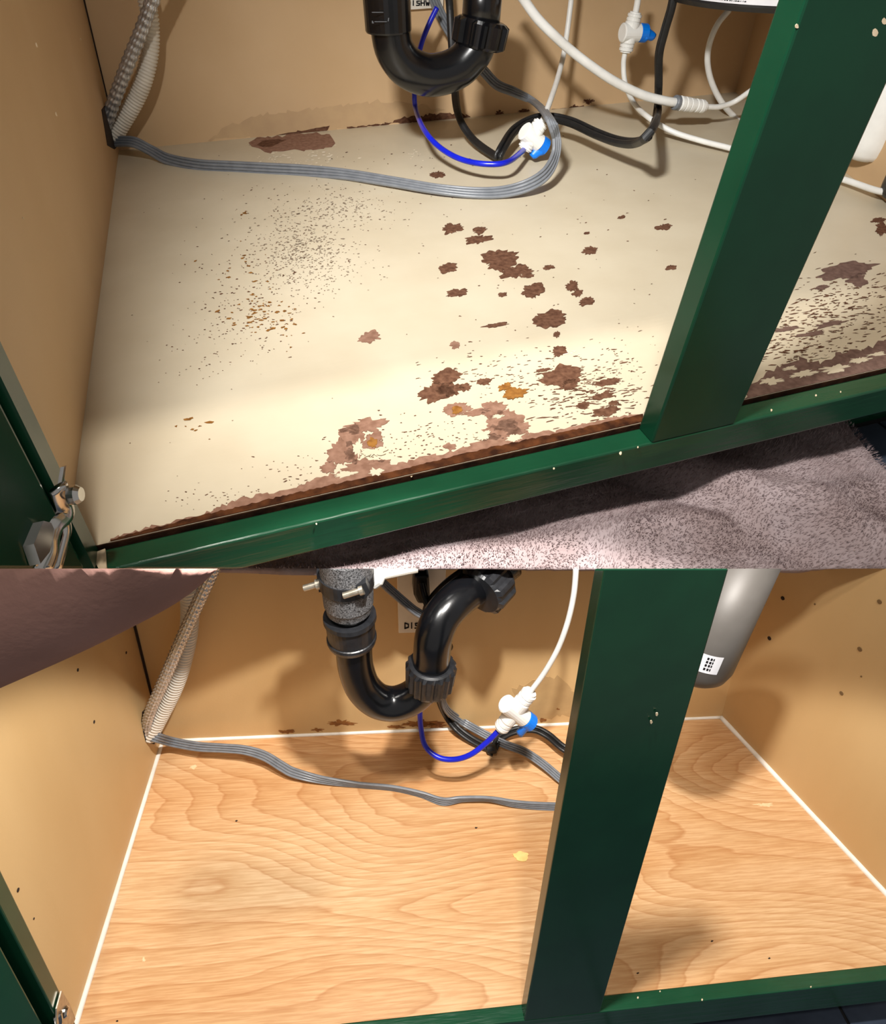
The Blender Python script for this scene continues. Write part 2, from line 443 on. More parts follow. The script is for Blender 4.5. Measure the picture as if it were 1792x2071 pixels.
for i, (u, v, rx, ry) in enumerate([(755, 915, 20, 9), (725, 905, 9, 14), (760, 955, 12, 6), (700, 958, 20, 5), (1010, 842, 10, 4), (1040, 885, 16, 6), (975, 880, 14, 10)]):
    chip(blob(u, v, rx, ry, 95 + i, .6), M_CREAM, fl, off=.0008, name='laminate_flake')
# back edge
chip(jag([(503, 288), (520, 277), (560, 276), (600, 270), (640, 268), (668, 274), (676, 290), (660, 300), (620, 304), (575, 304), (545, 308), (520, 298)], 3, 11), M_PBL, fl)
chip(jag([(520, 292), (540, 282), (580, 281), (560, 292), (540, 298)], 2, 12), M_PB, fl, off=.0007)
chip(jag([(545, 279), (590, 268), (640, 257), (668, 256), (655, 266), (600, 274)], 2.5, 13), M_PB, wb, y=D - .0004, name='stain')
chip(jag([(770, 251), (800, 245), (812, 238), (850, 235), (880, 230), (900, 232), (925, 229), (945, 233), (960, 240), (930, 244), (880, 247), (830, 250)], 3.5, 14, 5), M_PB, wb, y=D - .0004, name='stain')
chip(jag([(700, 258), (740, 254), (775, 250), (780, 253), (740, 257), (702, 261)], 1.5, 15, 5), M_PB, wb, y=D - .0004, name='stain')
chip(jag([(955, 240), (1040, 231), (1180, 214), (1180, 217), (1040, 234), (960, 243)], 1.5, 16, 6), M_PB, wb, y=D - .0004, name='stain')
for u, v in ((1060, 225), (1160, 218), (1190, 205), (1330, 206), (1010, 228)):
    chip(blob(u, v, 9, 4, u, .7), M_PB, wb, y=D - .0004, name='stain')
chip(jag([(420, 282), (470, 250), (540, 228), (640, 218), (760, 205), (830, 210), (900, 225), (770, 250), (640, 268), (520, 280)], 5, 17, 9), M_DAMP, wb, y=D - .0002, name='stain')
# small scattered flecks and hairline cracks, past counting
def flecks(specs, m, name, bay=A):
    V = []; F = []
    for (u, v, su, sv, n, smin, smax, asp) in specs:
        for _ in range(n):
            cu, cv = random.gauss(u, su), random.gauss(v, sv)
            s = random.uniform(smin, smax); w = s * random.uniform(1, asp); th = random.uniform(-.35, .1)
            k = random.choice((3, 4, 5)); i0 = len(V); ph = random.random() * 6
            for j in range(k):
                a = ph + 2 * math.pi * j / k; r = random.uniform(.6, 1.3)
                x, y = w * r * math.cos(a), s * .55 * r * math.sin(a)
                p = bay.P(cu + x * math.cos(th) - y * math.sin(th), cv + x * math.sin(th) + y * math.cos(th), z=.0003)
                V.append(p)
            F.append(tuple(range(i0, i0 + k)))
    ok = [i for i, f in enumerate(F) if all(-.0 < V[j].x < W and .006 < V[j].y < D - .004 for j in f)]
    o = put(name, bay, V, [F[i] for i in ok], m, fl, cap=False)
    tag(o, kind='stuff'); return o
flecks([(610, 495, 48, 42, 520, .8, 2.2, 2.4), (690, 420, 45, 18, 200, .7, 1.6, 2.5), (640, 540, 60, 30, 160, .8, 1.8, 2.2)], M_SPK, 'grey_flecks')
flecks([(610, 500, 75, 60, 200, .7, 1.7, 2), (500, 560, 70, 60, 110, .8, 2, 2), (520, 640, 60, 40, 130, .8, 2.2, 2.2), (450, 700, 60, 50, 80, .7, 1.7, 2), (720, 420, 70, 30, 90, .6, 1.3, 2), (600, 400, 160, 40, 40, .7, 1.5, 2),
        (1050, 560, 160, 110, 60, .7, 1.8, 2), (800, 330, 160, 25, 40, .7, 1.8, 2), (1250, 450, 120, 80, 25, .7, 1.8, 2), (430, 880, 120, 60, 10, .8, 1.5, 2)], M_PB, 'brown_flecks')
flecks([(525, 635, 32, 18, 60, 1.5, 4.2, 2.2), (575, 665, 14, 22, 18, 1.5, 3.5, 1.6), (480, 540, 50, 25, 14, 1.5, 3.5, 2), (375, 860, 22, 14, 9, 2, 4.5, 2.2), (495, 429, 4, 2, 4, 2, 3, 2)], M_PBG, 'golden_flecks')
flecks([(1190, 800, 60, 35, 300, 1.0, 2.6, 6), (1080, 740, 80, 25, 90, .8, 2, 5), (980, 760, 70, 30, 70, .8, 2, 4), (900, 880, 70, 25, 90, .8, 2.2, 3), (780, 910, 60, 30, 90, .8, 2.5, 3),
        (1680, 640, 70, 40, 330, .9, 2.6, 5), (1600, 700, 60, 25, 160, .9, 2.6, 5), (1740, 600, 50, 40, 120, .8, 2.4, 4), (1260, 740, 40, 40, 90, .6, 1.6, 4), (640, 960, 60, 30, 60, .8, 2, 3), (450, 1010, 70, 18, 60, .8, 2, 3)], M_PB, 'brown_cracks')
flecks([(640, 320, 25, 10, 40, 1, 3, 2), (560, 320, 20, 6, 30, 1, 3, 2), (840, 312, 8, 4, 15, 1, 2, 2), (1150, 712, 12, 4, 10, 1, 3, 3)], mat('white_scrape', (236, 226, 206), .8, spec=.1), 'white_scrapes')

# ---- green face frame
ff = thing('face_frame', A, (PX, 0, RZ), 'green painted face frame with centre post around the worn cabinet opening', 'cabinet frame')
bevel(put('bottom_rail', A, *box(SX - .05, RX0 + .03, -T, 0, RZ - RH, RZ), M_GREEN, ff), .0012)
bevel(put('centre_post', A, *box(PX, PX + PW, -T, 0, RZ - .0002, HT, pl, -.003), M_GREEN_SHADED, ff), .0012)
bevel(put('stile', A, *box(SX - .035, SX, -T, 0, RZ + .0002, HT, sl, 0), M_GREEN_SHADED, ff), .0012)
bevel(put('top_rail', A, *box(SX - .05, RX0 + .03, -T, 0, .457, HT), M_GREEN, ff), .0012)
put('toe_kick', A, *box(-.03, RX0 + .02, .035, .045, -.085, -.017), M_GREEN_SHADED, ff)
tag(put('unseen_counter', A, *box(-.08, W + .05, -.04, D + .02, HT, HT + .03), mat('unseen_counter_stone', (196, 190, 182), .4, var=(170, 164, 156), vscale=60)), 'unseen stone counter added above the worn cabinet to block lamp light', kind='structure')  # counter out of view, added to stop lamp light coming over the top rail
# chipped paint dots on the post and rail
def dots(bay, lst, m, parent, plane, name='paint_chip'):
    for u, v, r in lst:
        c = bay.P(u, v, **plane); rr = bay.px(c, r)
        put(name, bay, *slab([bay.P(u + du, v + dv, **plane) for du, dv in [(r * math.cos(a) * random.uniform(.7, 1.1), 1.15 * r * math.sin(a) * random.uniform(.8, 1.2)) for a in [k * math.pi / 4 for k in range(8)]]], (0, 0, 0.0003) if 'z' in plane else ((0, -.0003, 0) if 'y' in plane else (.0003, 0, 0))), m, parent)
M_BARE = mat('bare_pale_wood', (226, 206, 176), .8, var=(206, 184, 150), vscale=200)
dots(A, [(1769, 66, 7), (1787, 43, 6), (1611, 53, 4)], M_BARE, ff, dict(y=-T - .0003))
dots(A, [(1255, 917, 3), (1120, 948, 2), (832, 962, 3), (1290, 905, 1.6), (640, 1060, 1.6)], M_BARE, ff, dict(z=RZ + .0002))
dots(A, [(1560, 830, 2), (1650, 800, 2), (1700, 793, 1.5)], M_BARE, ff, dict(z=RZ + .0002))

# ---- open door at the far left with its hinge
dr = thing('cabinet_door', A, (SX, -T, 0), 'opened dark green cabinet door edge at the left of the worn base', 'cabinet door')
d0 = Vector((SX - .0035, -T - .004, 0)); dd = Vector((-.50, -.86, 0)).normalized(); dn = Vector((-dd.y, dd.x, 0))
q = [d0 + Vector((0, 0, -.03)), d0 + dd * .34 + Vector((0, 0, -.03)), d0 + dd * .34 + Vector((sl * HT, 0, HT)), d0 + Vector((sl * HT, 0, HT))]
bevel(put('panel', A, *slab(q, -dn * -.018 if dn.x < 0 else -dn * .018), M_GREEN_SHADED, dr), .0012)
def HP(u, v, k=0): return A.plane(u, v, d0 + Vector((.004 + k, 0, 0)), (-dd.y, dd.x, 0))
hg = put('hinge', A, *sweep(spline([HP(118, 985, .003), HP(128, 1020), HP(132, 1040), HP(112, 1060), HP(100, 1090), HP(98, 1120), HP(80, 1165)], 6), lambda i, n, a: (math.cos(a) * .0042, math.sin(a) * .0016), 12), M_CHROME, dr, smooth=True)
put('hinge_leg', A, *sweep(spline([HP(128, 1042), HP(134, 1070), HP(128, 1100), HP(112, 1160)], 6), lambda i, n, a: (math.cos(a) * .0024, math.sin(a) * .0016), 10), M_CHROME, hg, smooth=True)
put('hinge_cup', A, *slab([HP(46, 1105), HP(66, 1058), HP(82, 1062), HP(88, 1075), HP(80, 1120), HP(60, 1145)], (.004, 0, 0)), M_CHROME, hg)
put('hinge_flap', A, *slab([HP(122, 945), HP(126, 943), HP(118, 1000), HP(113, 1000)], (.0015, 0, 0)), M_CHROME, hg)
c = HP(142, 1001, .004); v, f = lathe(c, c + Vector((.0045, -.001, 0)), [(0, .0042), (.6, .0042), (1, .003)], 16); put('screw', A, v, f, M_CHROME, hg, smooth=False)
put('bare_corner', A, *slab([A.P(u, v, z=RZ + .0006) for u, v in ((198, 1118), (214, 1112), (217, 1150), (205, 1160), (194, 1140))], (0, 0, .001)), M_BARE, ff)

# ---- wall details: pegs left of the hose
for u, v in ((73, 91), (113, 231), (163, 79), (45, 441)):
    c = A.plane(u, v, (0, 0, 0), (1, 0, -bl)); r = A.px(c, 4 if u in (73, 113) else 2)
    put('shelf_pin_hole', A, *lathe(c - Vector((.0006, 0, 0)), c + Vector((.0006, 0, 0)), [(0, r), (1, r)], 10), M_BARE, wl)
# notch where the hoses pass
c = A.plane(232, 283, (0, 0, 0), (1, 0, -bl))
put('hose_notch', A, *slab([A.plane(u, v, (.0006, 0, 0), (1, 0, -bl)) for u, v in ((206, 222), (212, 214), (228, 250), (238, 262), (242, 292), (232, 302), (218, 294))], (-.0005, 0, 0)), M_EDGE, wl)

# ---- braided hose and corrugated hose entering the left back corner
def braided(bay, pts, wpx):
    p = even(spline(pts, 12), .0010); r = sum(bay.px(q, wpx) / 2 for q in pts) / len(pts)
    return sweep(p, lambda i, n, a: r * (1 + .16 * math.sin(6 * a + i * .42) * math.sin(6 * a - i * .42)), 48)
def corrugated(bay, pts, wpx, pitch=.0034):
    p = even(spline(pts, 12), pitch / 4); r = sum(bay.px(q, wpx) / 2 for q in pts) / len(pts)
    return sweep(p, lambda i, n, a: r * (1.0, .96, .80, .96)[i % 4], 20)
yh = D - .085
def AH(u, v, y): return A.P(u, v, y=y)
pts = [AH(470, -420, .56), AH(395, -210, .575), AH(348, -95, .585), AH(309, 0, .592), AH(287, 60, .597), AH(262, 120, .602), AH(240, 178, .608), AH(222, 228, .614), AH(213, 258, .62), AH(216, 290, .625)]
tag(put('braided_hose', A, *braided(A, pts, 24), M_BRAID, smooth=True, base=pts[-1]), 'shiny braided steel hose slanting down the worn cabinet corner', 'hose')
pts = [AH(330, -420, .615), AH(290, -250, .618), AH(280, -100, .62), AH(297, 0, .622), AH(304, 50, .622), AH(303, 105, .622), AH(291, 160, .622), AH(273, 203, .624), AH(250, 243, .626), AH(226, 282, .628)]
tag(put('corrugated_hose', A, *corrugated(A, pts, 36), M_CORR, smooth=True, base=pts[-1]), 'milky corrugated drain hose behind the braided hose in the worn cabinet', 'hose')

# ---- drain trap
YT = .48
def TP(u, v, y=YT): return A.P(u, v, y=y)
rp = A.px(TP(860, 100), 78) / 2
tr = thing('drain_trap', A, TP(880, 190), 'glossy black U-shaped drain trap above the worn base', 'drain pipe')
path = even(spline([TP(786, -40), TP(788, 30), TP(791, 70), TP(799, 103), TP(822, 134), TP(858, 151), TP(893, 150), TP(926, 137), TP(950, 114), TP(964, 92), TP(970, 60)], 10), .004)
put('trap_bend', A, *sweep(path, rp, 32), M_BLACK, tr, smooth=True)
put('coupling', A, *lathe(TP(786, 64), TP(778, -70), [(0, rp * 1.0), (.0, rp * 1.12), (.03, rp * 1.16), (1, rp * 1.18)], 32), M_BLACK, tr, smooth=False)
nut = put('slip_nut', A, *lathe(TP(966, 96), TP(977, 38), [(0, rp * .8), (0, rp * 1.16), (.1, rp * 1.24), (.85, rp * 1.27), (.97, rp * 1.22), (1, rp * 1.1), (1, rp * .9)], 60, (12, rp * .2, .05, .9)), M_BLACK, tr)
put('outlet_tube', A, *lathe(TP(970, 80), TP(980, -60), [(0, rp * .99), (1, rp * .99)], 32), M_BLACK, tr, smooth=True)
put('cast_mark', A, *join(*[slab([TP(u, v, YT - rp * 1.2) for u, v in q], (0, -.0006, 0)) for q in ([(752, 42), (754, 42), (756, 47), (752, 47)], [(757, 43), (782, 43), (782, 44.5), (757, 44.5)], [(752, 24), (775, 24), (775, 25.5), (752, 25.5)], [(785, 36), (787, 36), (786, 43), (784, 43)])]), mat('worn_black', (78, 80, 84), .5), tr)

# ---- outlet plate with hand lettering, cut by the top of the picture
YP = D - .006
op = put('outlet_plate', A, *slab([A.P(u, v, y=YP) for u, v in ((822, -60), (900, -66), (896, 15), (822, 20))], (0, .006, 0)), M_PLATE, base=A.P(860, 18, y=YP))
tag(op, 'white outlet plate with black hand lettering behind the drain trap', 'outlet plate')
def letters(bay, strokes, wpx, plane, parent, name='lettering'):
    parts = []
    for s in strokes:
        for (a, b) in zip(s, s[1:]):
            dx, dy = b[0] - a[0], b[1] - a[1]; L = math.hypot(dx, dy) or 1; nx, ny = -dy / L * wpx / 2, dx / L * wpx / 2
            ex, ey = dx / L * wpx * .3, dy / L * wpx * .3
            parts.append(slab([bay.P(u, v, **plane) for u, v in ((a[0] + nx - ex, a[1] + ny - ey), (b[0] + nx + ex, b[1] + ny + ey), (b[0] - nx + ex, b[1] - ny + ey), (a[0] - nx - ex, a[1] - ny - ey))], (0, -.0004, 0)))
    return put(name, bay, *join(*parts), M_INK, parent)
def word(x, y, w, h, txt, sk=0):
    G = {'D': [[(0, 0), (0, 1), (.7, .8), (.7, .25), (0, 0)]], 'I': [[(.35, 0), (.35, 1)]], 'S': [[(.7, .1), (.1, .15), (.15, .5), (.7, .6), (.6, .95), (0, 1)]],
         'H': [[(0, 0), (0, 1)], [(.7, 0), (.7, 1)], [(0, .5), (.7, .5)]], 'W': [[(0, 0), (.2, 1), (.4, .4), (.6, 1), (.8, 0)]]}
    out = []
    for i, ch in enumerate(txt):
        for s in G[ch]: out.append([(x + (i + a) * w, y + b * h + sk * (i + a) * w) for a, b in s])
    return out
letters(A, word(823, 1, 9.5, 10, 'DISHW'), 2.2, dict(y=YP - .0003), op)

# ---- cables
pts = [A.P(222, 288, y=.628), A.P(243, 286, y=.615), A.P(272, 288, y=.60), A.P(305, 304, z=.012), A.P(340, 322, z=.005), A.P(400, 334, z=.004), A.P(470, 338, z=.004), A.P(545, 342, z=.004), A.P(620, 346, z=.004), A.P(700, 353, z=.005), A.P(790, 367, z=.006), A.P(880, 382, z=.006), A.P(960, 390, z=.005), A.P(1020, 388, z=.006), A.P(1070, 374, z=.012), A.P(1105, 350, z=.02), A.P(1123, 315, z=.03), A.P(1125, 278, z=.045), A.P(1110, 238, z=.06), A.P(1080, 206, y=.575), A.P(1040, 186, y=.585), A.P(1005, 171, y=.60), A.P(975, 140, y=.61), A.P(935, 100, y=.62), A.P(905, 55, y=.625), A.P(880, 5, y=.63), A.P(862, -50, y=.63)]
tw = [.6, .5, .4, .3, .7, 1.1, 1.2, 1.1, .9, .5, .35, .3, .4, .6, .9, 1.3, 1.4, 1.4, 1.2, .9, .6, .5, .4, .4, .3, .3, .3]
tag(flat_cable('flat_grey_cable', A, pts, .0128, .0042, tw, M_GREY, base=pts[0], n=8), 'flat grey multi-core cable looping across the worn base', 'cable')
pts = [A.P(905, -50, y=.62), A.P(910, 20, y=.62), A.P(914, 90, y=.61), A.P(919, 170, y=.60), A.P(928, 235, z=.03), A.P(958, 283, z=.012), A.P(1003, 316, z=.007), A.P(1009, 313, z=.010), A.P(1018, 296, z=.016), A.P(1040, 264, z=.022), A.P(1075, 243, z=.028), A.P(1112, 238, z=.03), A.P(1155, 247, z=.03), A.P(1205, 270, z=.028), A.P(1250, 286, z=.03), A.P(1288, 288, z=.04), A.P(1315, 268, z=.06), A.P(1329, 230, y=.52), A.P(1332, 170, y=.51), A.P(1333, 110, y=.50), A.P(1345, 60, y=.495), A.P(1358, 15, y=.49), A.P(1366, -30, y=.49)]
tag(flat_cable('black_power_cord', A, pts, .0112, .0085, [.4, .4, .5, .5, .6, .8, 1, 1.2, 1.4, 1.3, 1.2, 1.2, 1.2, 1.2, 1.2, 1.2, 1.3, 1.4, 1.5, 1.5, 1.4, 1.4, 1.4], M_RUBB, base=pts[6], cores=2, n=8), 'black power cord dipping to the worn base beside the blue tube', 'power cord')
v, f = lathe(A.P(998, 312, z=.007), A.P(1010, 321, z=.007), [(0, .0065), (.1, .0075), (.9, .0075), (1, .0065)], 14)
pts = [A.P(884, 15, y=.60), A.P(868, 48, y=.60), A.P(852, 90, y=.595), A.P(842, 140, y=.59), A.P(838, 190, y=.58), A.P(842, 225, y=.57), A.P(860, 266, z=.035), A.P(892, 300, z=.026), A.P(935, 323, z=.022), A.P(985, 332, z=.022), A.P(1028, 327, z=.022), A.P(1062, 301, y=.455)]
tag(tube('blue_water_tube', A, pts, 10.5, M_BLUE, base=pts[9]), 'royal blue water tube drooping under the trap above the worn base', 'tube')

# shut-off valve with collets and lever
def collet(bay, a, b, r, nm, par, m=M_WHITE):
    return put(nm, bay, *lathe(a, b, [(0, r * .72), (.02, r * .8), (.15, r * .8), (.17, r), (.38, r), (.40, r * .88), (.45, r * .88), (.47, r), (.7, r), (.72, r * .88), (.77, r * .88), (.79, r * .96), (1, r * .96)], 22), m, par)
def valve(bay, lower, mid, upper, knob0, knob1, lev0, lev1, y, r, label, boss=None):
    """lower/mid/upper: pixel ends of the run; knob: direction of the blue lever's hub"""
    Q = lambda p, dy=0: bay.P(p[0], p[1], y=y + dy)
    vt = thing('shutoff_valve', bay, Q(lower), label, 'valve')
    b = put('valve_body', bay, *join(lathe(Q(lower).lerp(Q(mid), .45), Q(upper).lerp(Q(mid), .45), [(0, r * .9), (.06, r), (.94, r), (1, r * .9)], 22), lathe(Q(mid) * 2 - Q(knob0), Q(knob0), [(0, r * .95), (.04, r * 1.12), (.96, r * 1.12), (1, r)], 22) if boss is None else lathe(Q(boss), Q(knob0), [(0, r * .95), (.04, r * 1.12), (.96, r * 1.12), (1, r)], 22)), M_WHITE, vt)
    collet(bay, Q(lower), Q(lower).lerp(Q(mid), .62), r * .95, 'collet', vt); collet(bay, Q(upper), Q(upper).lerp(Q(mid), .62), r * .95, 'collet', vt)
    h = put('lever', bay, *lathe(Q(knob0), Q(knob1), [(0, r * .9), (.05, r * 1.1), (.95, r * 1.1), (1, r * .95)], 22), M_BLUEH, vt)
    a, c = Q(lev0, -r * .3), Q(lev1, -r * .3); dd_ = (c - a)
    put('lever_grip', bay, *sweep([a, a.lerp(c, .25), a.lerp(c, .5), a.lerp(c, .8), c], lambda i, n, an: (math.cos(an) * r * (.95, .9, .7, .62, .4)[i], math.sin(an) * r * .5), 14), M_BLUEH, h, smooth=True)
    return vt
rv = A.px(A.P(1078, 280, y=.455), 32) / 2
valve(A, (1060, 303), (1075, 277), (1096, 246), (1090, 290), (1102, 298), (1092, 298), (1075, 317), .455, rv, 'white shut-off valve with blue lever resting over the worn base')
pts = [A.P(1160, -40, y=.60), A.P(1154, 10, y=.598), A.P(1147, 65, y=.593), A.P(1139, 115, y=.587), A.P(1126, 165, y=.545), A.P(1110, 212, y=.49), A.P(1097, 246, y=.455)]
tag(tube('white_water_tube', A, pts, 11, M_WTUBE, base=pts[-1]), 'thin white tube rising from the valve nearest the trap in the worn cabinet', 'tube')
pts = [A.P(1025, -50, y=.53), A.P(1060, 0, y=.53), A.P(1086, 36, y=.525), A.P(1115, 66, y=.52), A.P(1150, 98, y=.52), A.P(1195, 133, y=.515), A.P(1245, 166, y=.51), A.P(1300, 192, y=.505), A.P(1345, 204, y=.50), A.P(1372, 208, y=.50)]
tk = tag(tube('thick_white_tube', A, pts, 18, M_WTUBE, base=pts[-1]), 'thick white tube sweeping down to a ribbed inline connector', 'tube')
rc = A.px(A.P(1395, 212, y=.50), 27) / 2
cn = thing('inline_connector', A, A.P(1395, 212, y=.50), 'ribbed white inline connector joining thick and thin white tubes', 'connector')
collet(A, A.P(1370, 208, y=.5), A.P(1400, 213, y=.5), rc, 'collet', cn); collet(A, A.P(1426, 216, y=.5), A.P(1398, 212, y=.5), rc * .92, 'collet', cn)
put('release_ring', A, *lathe(A.P(1364, 207, y=.5), A.P(1371, 208, y=.5), [(0, rc * .9), (.2, rc), (1, rc)], 22), M_GREY, cn)
pts = [A.P(1424, 216, y=.50), A.P(1455, 216, y=.50), A.P(1485, 206, y=.50), A.P(1515, 186, y=.49), A.P(1550, 160, y=.48), A.P(1600, 120, y=.47), A.P(1680, 30, y=.45), A.P(1720, -60, y=.44)]
tag(tube('white_water_tube', A, pts, 11, M_WTUBE, base=pts[0]), 'thin white tube leaving the ribbed connector towards the green post', 'tube')
rv2 = A.px(A.P(1275, 65, y=.56), 30) / 2
valve(A, (1265, 106), (1274, 66), (1286, 24), (1292, 66), (1306, 67), (1305, 66), (1322, 75), .56, rv2, 'white shut-off valve with blue lever hanging on the back panel left of the black filter', (1258, 66))
pts = [A.P(1294, -40, y=.56), A.P(1290, 0, y=.56), A.P(1285, 28, y=.56)]
tag(tube('white_water_tube', A, pts, 13, M_WTUBE, base=pts[-1]), 'short white tube entering the top of the hanging valve', 'tube')
pts = [A.P(1265, 102, y=.56), A.P(1261, 130, y=.56), A.P(1265, 170, y=.555), A.P(1283, 210, y=.55), A.P(1315, 240, z=.022), A.P(1360, 266, z=.012), A.P(1415, 284, z=.008), A.P(1470, 298, z=.007), A.P(1540, 316, z=.007), A.P(1620, 337, z=.007), A.P(1712, 365, z=.008), A.P(1768, 384, z=.010), A.P(1800, 390, z=.012)]
tag(tube('white_water_tube', A, pts, 11, M_WTUBE, base=pts[7]), 'white tube running from the hanging valve along the base behind the post', 'tube')
pts = [A.P(1475, 20, y=.55), A.P(1452, 48, y=.55), A.P(1436, 85, y=.55), A.P(1431, 125, y=.55), A.P(1440, 168, y=.55), A.P(1462, 210, y=.545), A.P(1496, 246, y=.53), A.P(1540, 275, z=.02), A.P(1585, 292, z=.008), A.P(1635, 305, z=.007)]
tag(tube('white_water_tube', A, pts, 12, M_WTUBE, base=pts[3]), 'bowed white tube hanging below the black filter', 'tube')

# ---- black filter canister with printed label, bottom in view
def canister(bay, cu, cv, y, rpx, hpx, label, name, m, lab_range, seed, tilt=(0, 0)):
    c = bay.P(cu, cv, y=y); r = bay.px(c, rpx); h = bay.px(c, hpx)
    up = Vector((tilt[0], tilt[1], 1)).normalized()
    t = thing(name, bay, c, label, 'filter')
    put('canister_body', bay, *lathe(c, c + up * h, [(0, r * .9), (.0, r * .94), (.02, r * .99), (.05, r), (1, r)], 64), m, t, smooth=False)
    # wrapped paper label with print
    s = up.orthogonal().normalized(); 
    toc = (bay.eye - c); toc = (toc - up * toc.dot(up)).normalized(); sd = up.cross(toc)
    a0, a1, z0, z1 = lab_range
    def S(a, z, k=0): return c + up * z * h + (toc * math.cos(a) + sd * math.sin(a)) * (r + .0004 + k)
    V = []; F = []; n = 24
    for i in range(n + 1):
        a = a0 + (a1 - a0) * i / n
        V += [S(a, z0), S(a, z1)]
        if i: F.append((2 * i - 2, 2 * i, 2 * i + 1, 2 * i - 1))
    lb = put('paper_label', bay, V, F, M_LABEL, t, smooth=True, cap=False)
    rr = random.Random(seed); V = []; F = []
    rows = 22; 
    for row in range(rows):
        z = z0 + (z1 - z0) * (row + .6) / rows; hh = (z1 - z0) / rows * .42
        for col in range(4):
            b0 = a0 + (a1 - a0) * (.05 + .235 * col); b1 = b0 + (a1 - a0) * .2 * rr.uniform(.5, 1); a = b0
            while a < b1:
                w = rr.uniform(.004, .016); i = len(V)
                V += [S(a, z, .0003), S(a + w, z, .0003), S(a + w, z + hh * rr.uniform(.6, 1), .0003), S(a, z + hh * rr.uniform(.6, 1), .0003)]
                F.append((i, i + 1, i + 2, i + 3)); a += w + rr.uniform(.004, .012)
    pr = put('label_print', bay, V, F, M_INK, lb, cap=False)
    if pr: tag(pr, kind='stuff')
    return t
canister(A, 1545, -2, .47, 205, 420, 'black filter canister with white printed label behind the green post', 'filter_canister', M_TANKB, (-1.0, 1.2, .03, .32), 4)
# white housing and labelled black canister right of the post
c = A.P(1748, 318, y=.30); r = A.px(c, 52)
wh = thing('filter_housing', A, c, 'white tapered filter housing hanging right of the green post', 'filter')
put('housing', A, *lathe(c, c + Vector((.0, .0, 1)) * A.px(c, 320), [(0, r * .55), (.01, r * .8), (.04, r * .93), (.1, r), (1, r * 1.04)], 40), M_WHITE, wh, smooth=True)
put('bottom_cap', A, *lathe(c - Vector((0, 0, A.px(c, 5))), c + Vector((0, 0, .001)), [(0, r * .3), (.5, r * .55), (1, r * .6)], 30), M_WHITE, wh)
canister(A, 1850, 400, .22, 66, 330, 'black canister with white label at the right edge above the worn base', 'filter_canister', M_TANKB, (-1.5, .6, .12, .8), 9)

# ---- kitchen floor in front of the worn cabinet: slate tiles and a plush towel
kf = tag(put('floor', A, *box(-.3, 1.0, -.40, .06, -.10, -.0875), M_GROUT), 'dark slate kitchen floor in front of the worn cabinet', kind='structure')
for i in range(-2, 6):
    for j in range(-2, 1):
        x0, y0 = .095 + i * .16, -.085 + j * .12
        o = put('tile', A, *box(x0, x0 + .157, y0, min(.033, y0 + .117), -.0876, -.0855), M_TILE, kf)
        if o: bevel(o, .001, 1)
# towel
def towel_h(x, y):
    n = noise.noise
    h = .012 * n(Vector((x * 7, y * 9 + 3, .3))) + .006 * n(Vector((x * 17 + 4, y * 20, 1.3)))
    t = x * .93 + y * .7
    h += .012 * math.exp(-((t - .36) / .02) ** 2) - .008 * math.exp(-((t - .325) / .016) ** 2)
    h += .010 * math.exp(-((y + .030 + .10 * (x - .3)) / .014) ** 2)
    return -.064 + h
edge = [A.P(1722, 858, z=-.066), A.P(1792, 944, z=-.066)]
ed = (edge[1] - edge[0]); en = Vector((ed.y, -ed.x, 0)).normalized()
if en.x < 0: en = -en
NX, NY = 150, 70; V = []; F = []; mi = []
for j in range(NY + 1):
    for i in range(NX + 1):
        x = -.02 + (.56 + .02) * i / NX; y = -.22 + (.252) * j / NY
        p = Vector((x, y, 0)); dist = (p - edge[0]).dot(en)
        if dist > 0: p -= en * dist
        z = towel_h(p.x, p.y)
        if dist > -.008: z = min(z, -.074) if dist > 0 else z + (-.074 - z) * max(0, (dist + .008) / .008)
        V.append((p.x, p.y, z))
for j in range(NY):
    for i in range(NX):
        a = j * (NX + 1) + i
        F.append((a, a + 1, a + NX + 2, a + NX + 1))
F = [f for f in F if (Vector(V[f[2]]) - Vector(V[f[0]])).length > .0012]
tw_ = put('towel', A, V, F, M_TOWEL, base=(.35, -.08, -.075), smooth=True, cap=False)
tag(tw_, 'rumpled mauve-grey plush towel on the floor below the green rail', 'towel')
if sum(p.normal.z for p in tw_.data.polygons) < 0: tw_.data.flip_normals()
m = tw_.modifiers.new('thickness', 'SOLIDIFY'); m.thickness = .004; m.offset = -1
V = []; F = []
rr = random.Random(3)
for k in range(70000):
    x = rr.uniform(0, .52); y = rr.uniform(-.14, .03)
    p = Vector((x, y, 0))
    if (p - edge[0]).dot(en) > -.004: continue
    if .2466 * x + .7444 * y + .6206 * towel_h(x, y) + .0055 < 0: continue
    z = towel_h(x, y); b = Vector((x, y, z))
    dx = noise.noise(Vector((x * 30, y * 30, 5))) * .0022 + rr.uniform(-.0008, .0008); dy = noise.noise(Vector((x * 30, y * 30, 9))) * .0022 - .0008 + rr.uniform(-.0008, .0008)
    a = rr.uniform(0, 3.14); w = .00035; i = len(V)
    V += [b + Vector((math.cos(a) * w, math.sin(a) * w, -.0003)), b - Vector((math.cos(a) * w, math.sin(a) * w, .0003)), b + Vector((dx, dy, rr.uniform(.0018, .0032)))]
    F.append((i, i + 1, i + 2))
pile = put('pile', A, V, F, M_PILE, tw_, cap=False); tag(pile, kind='stuff')

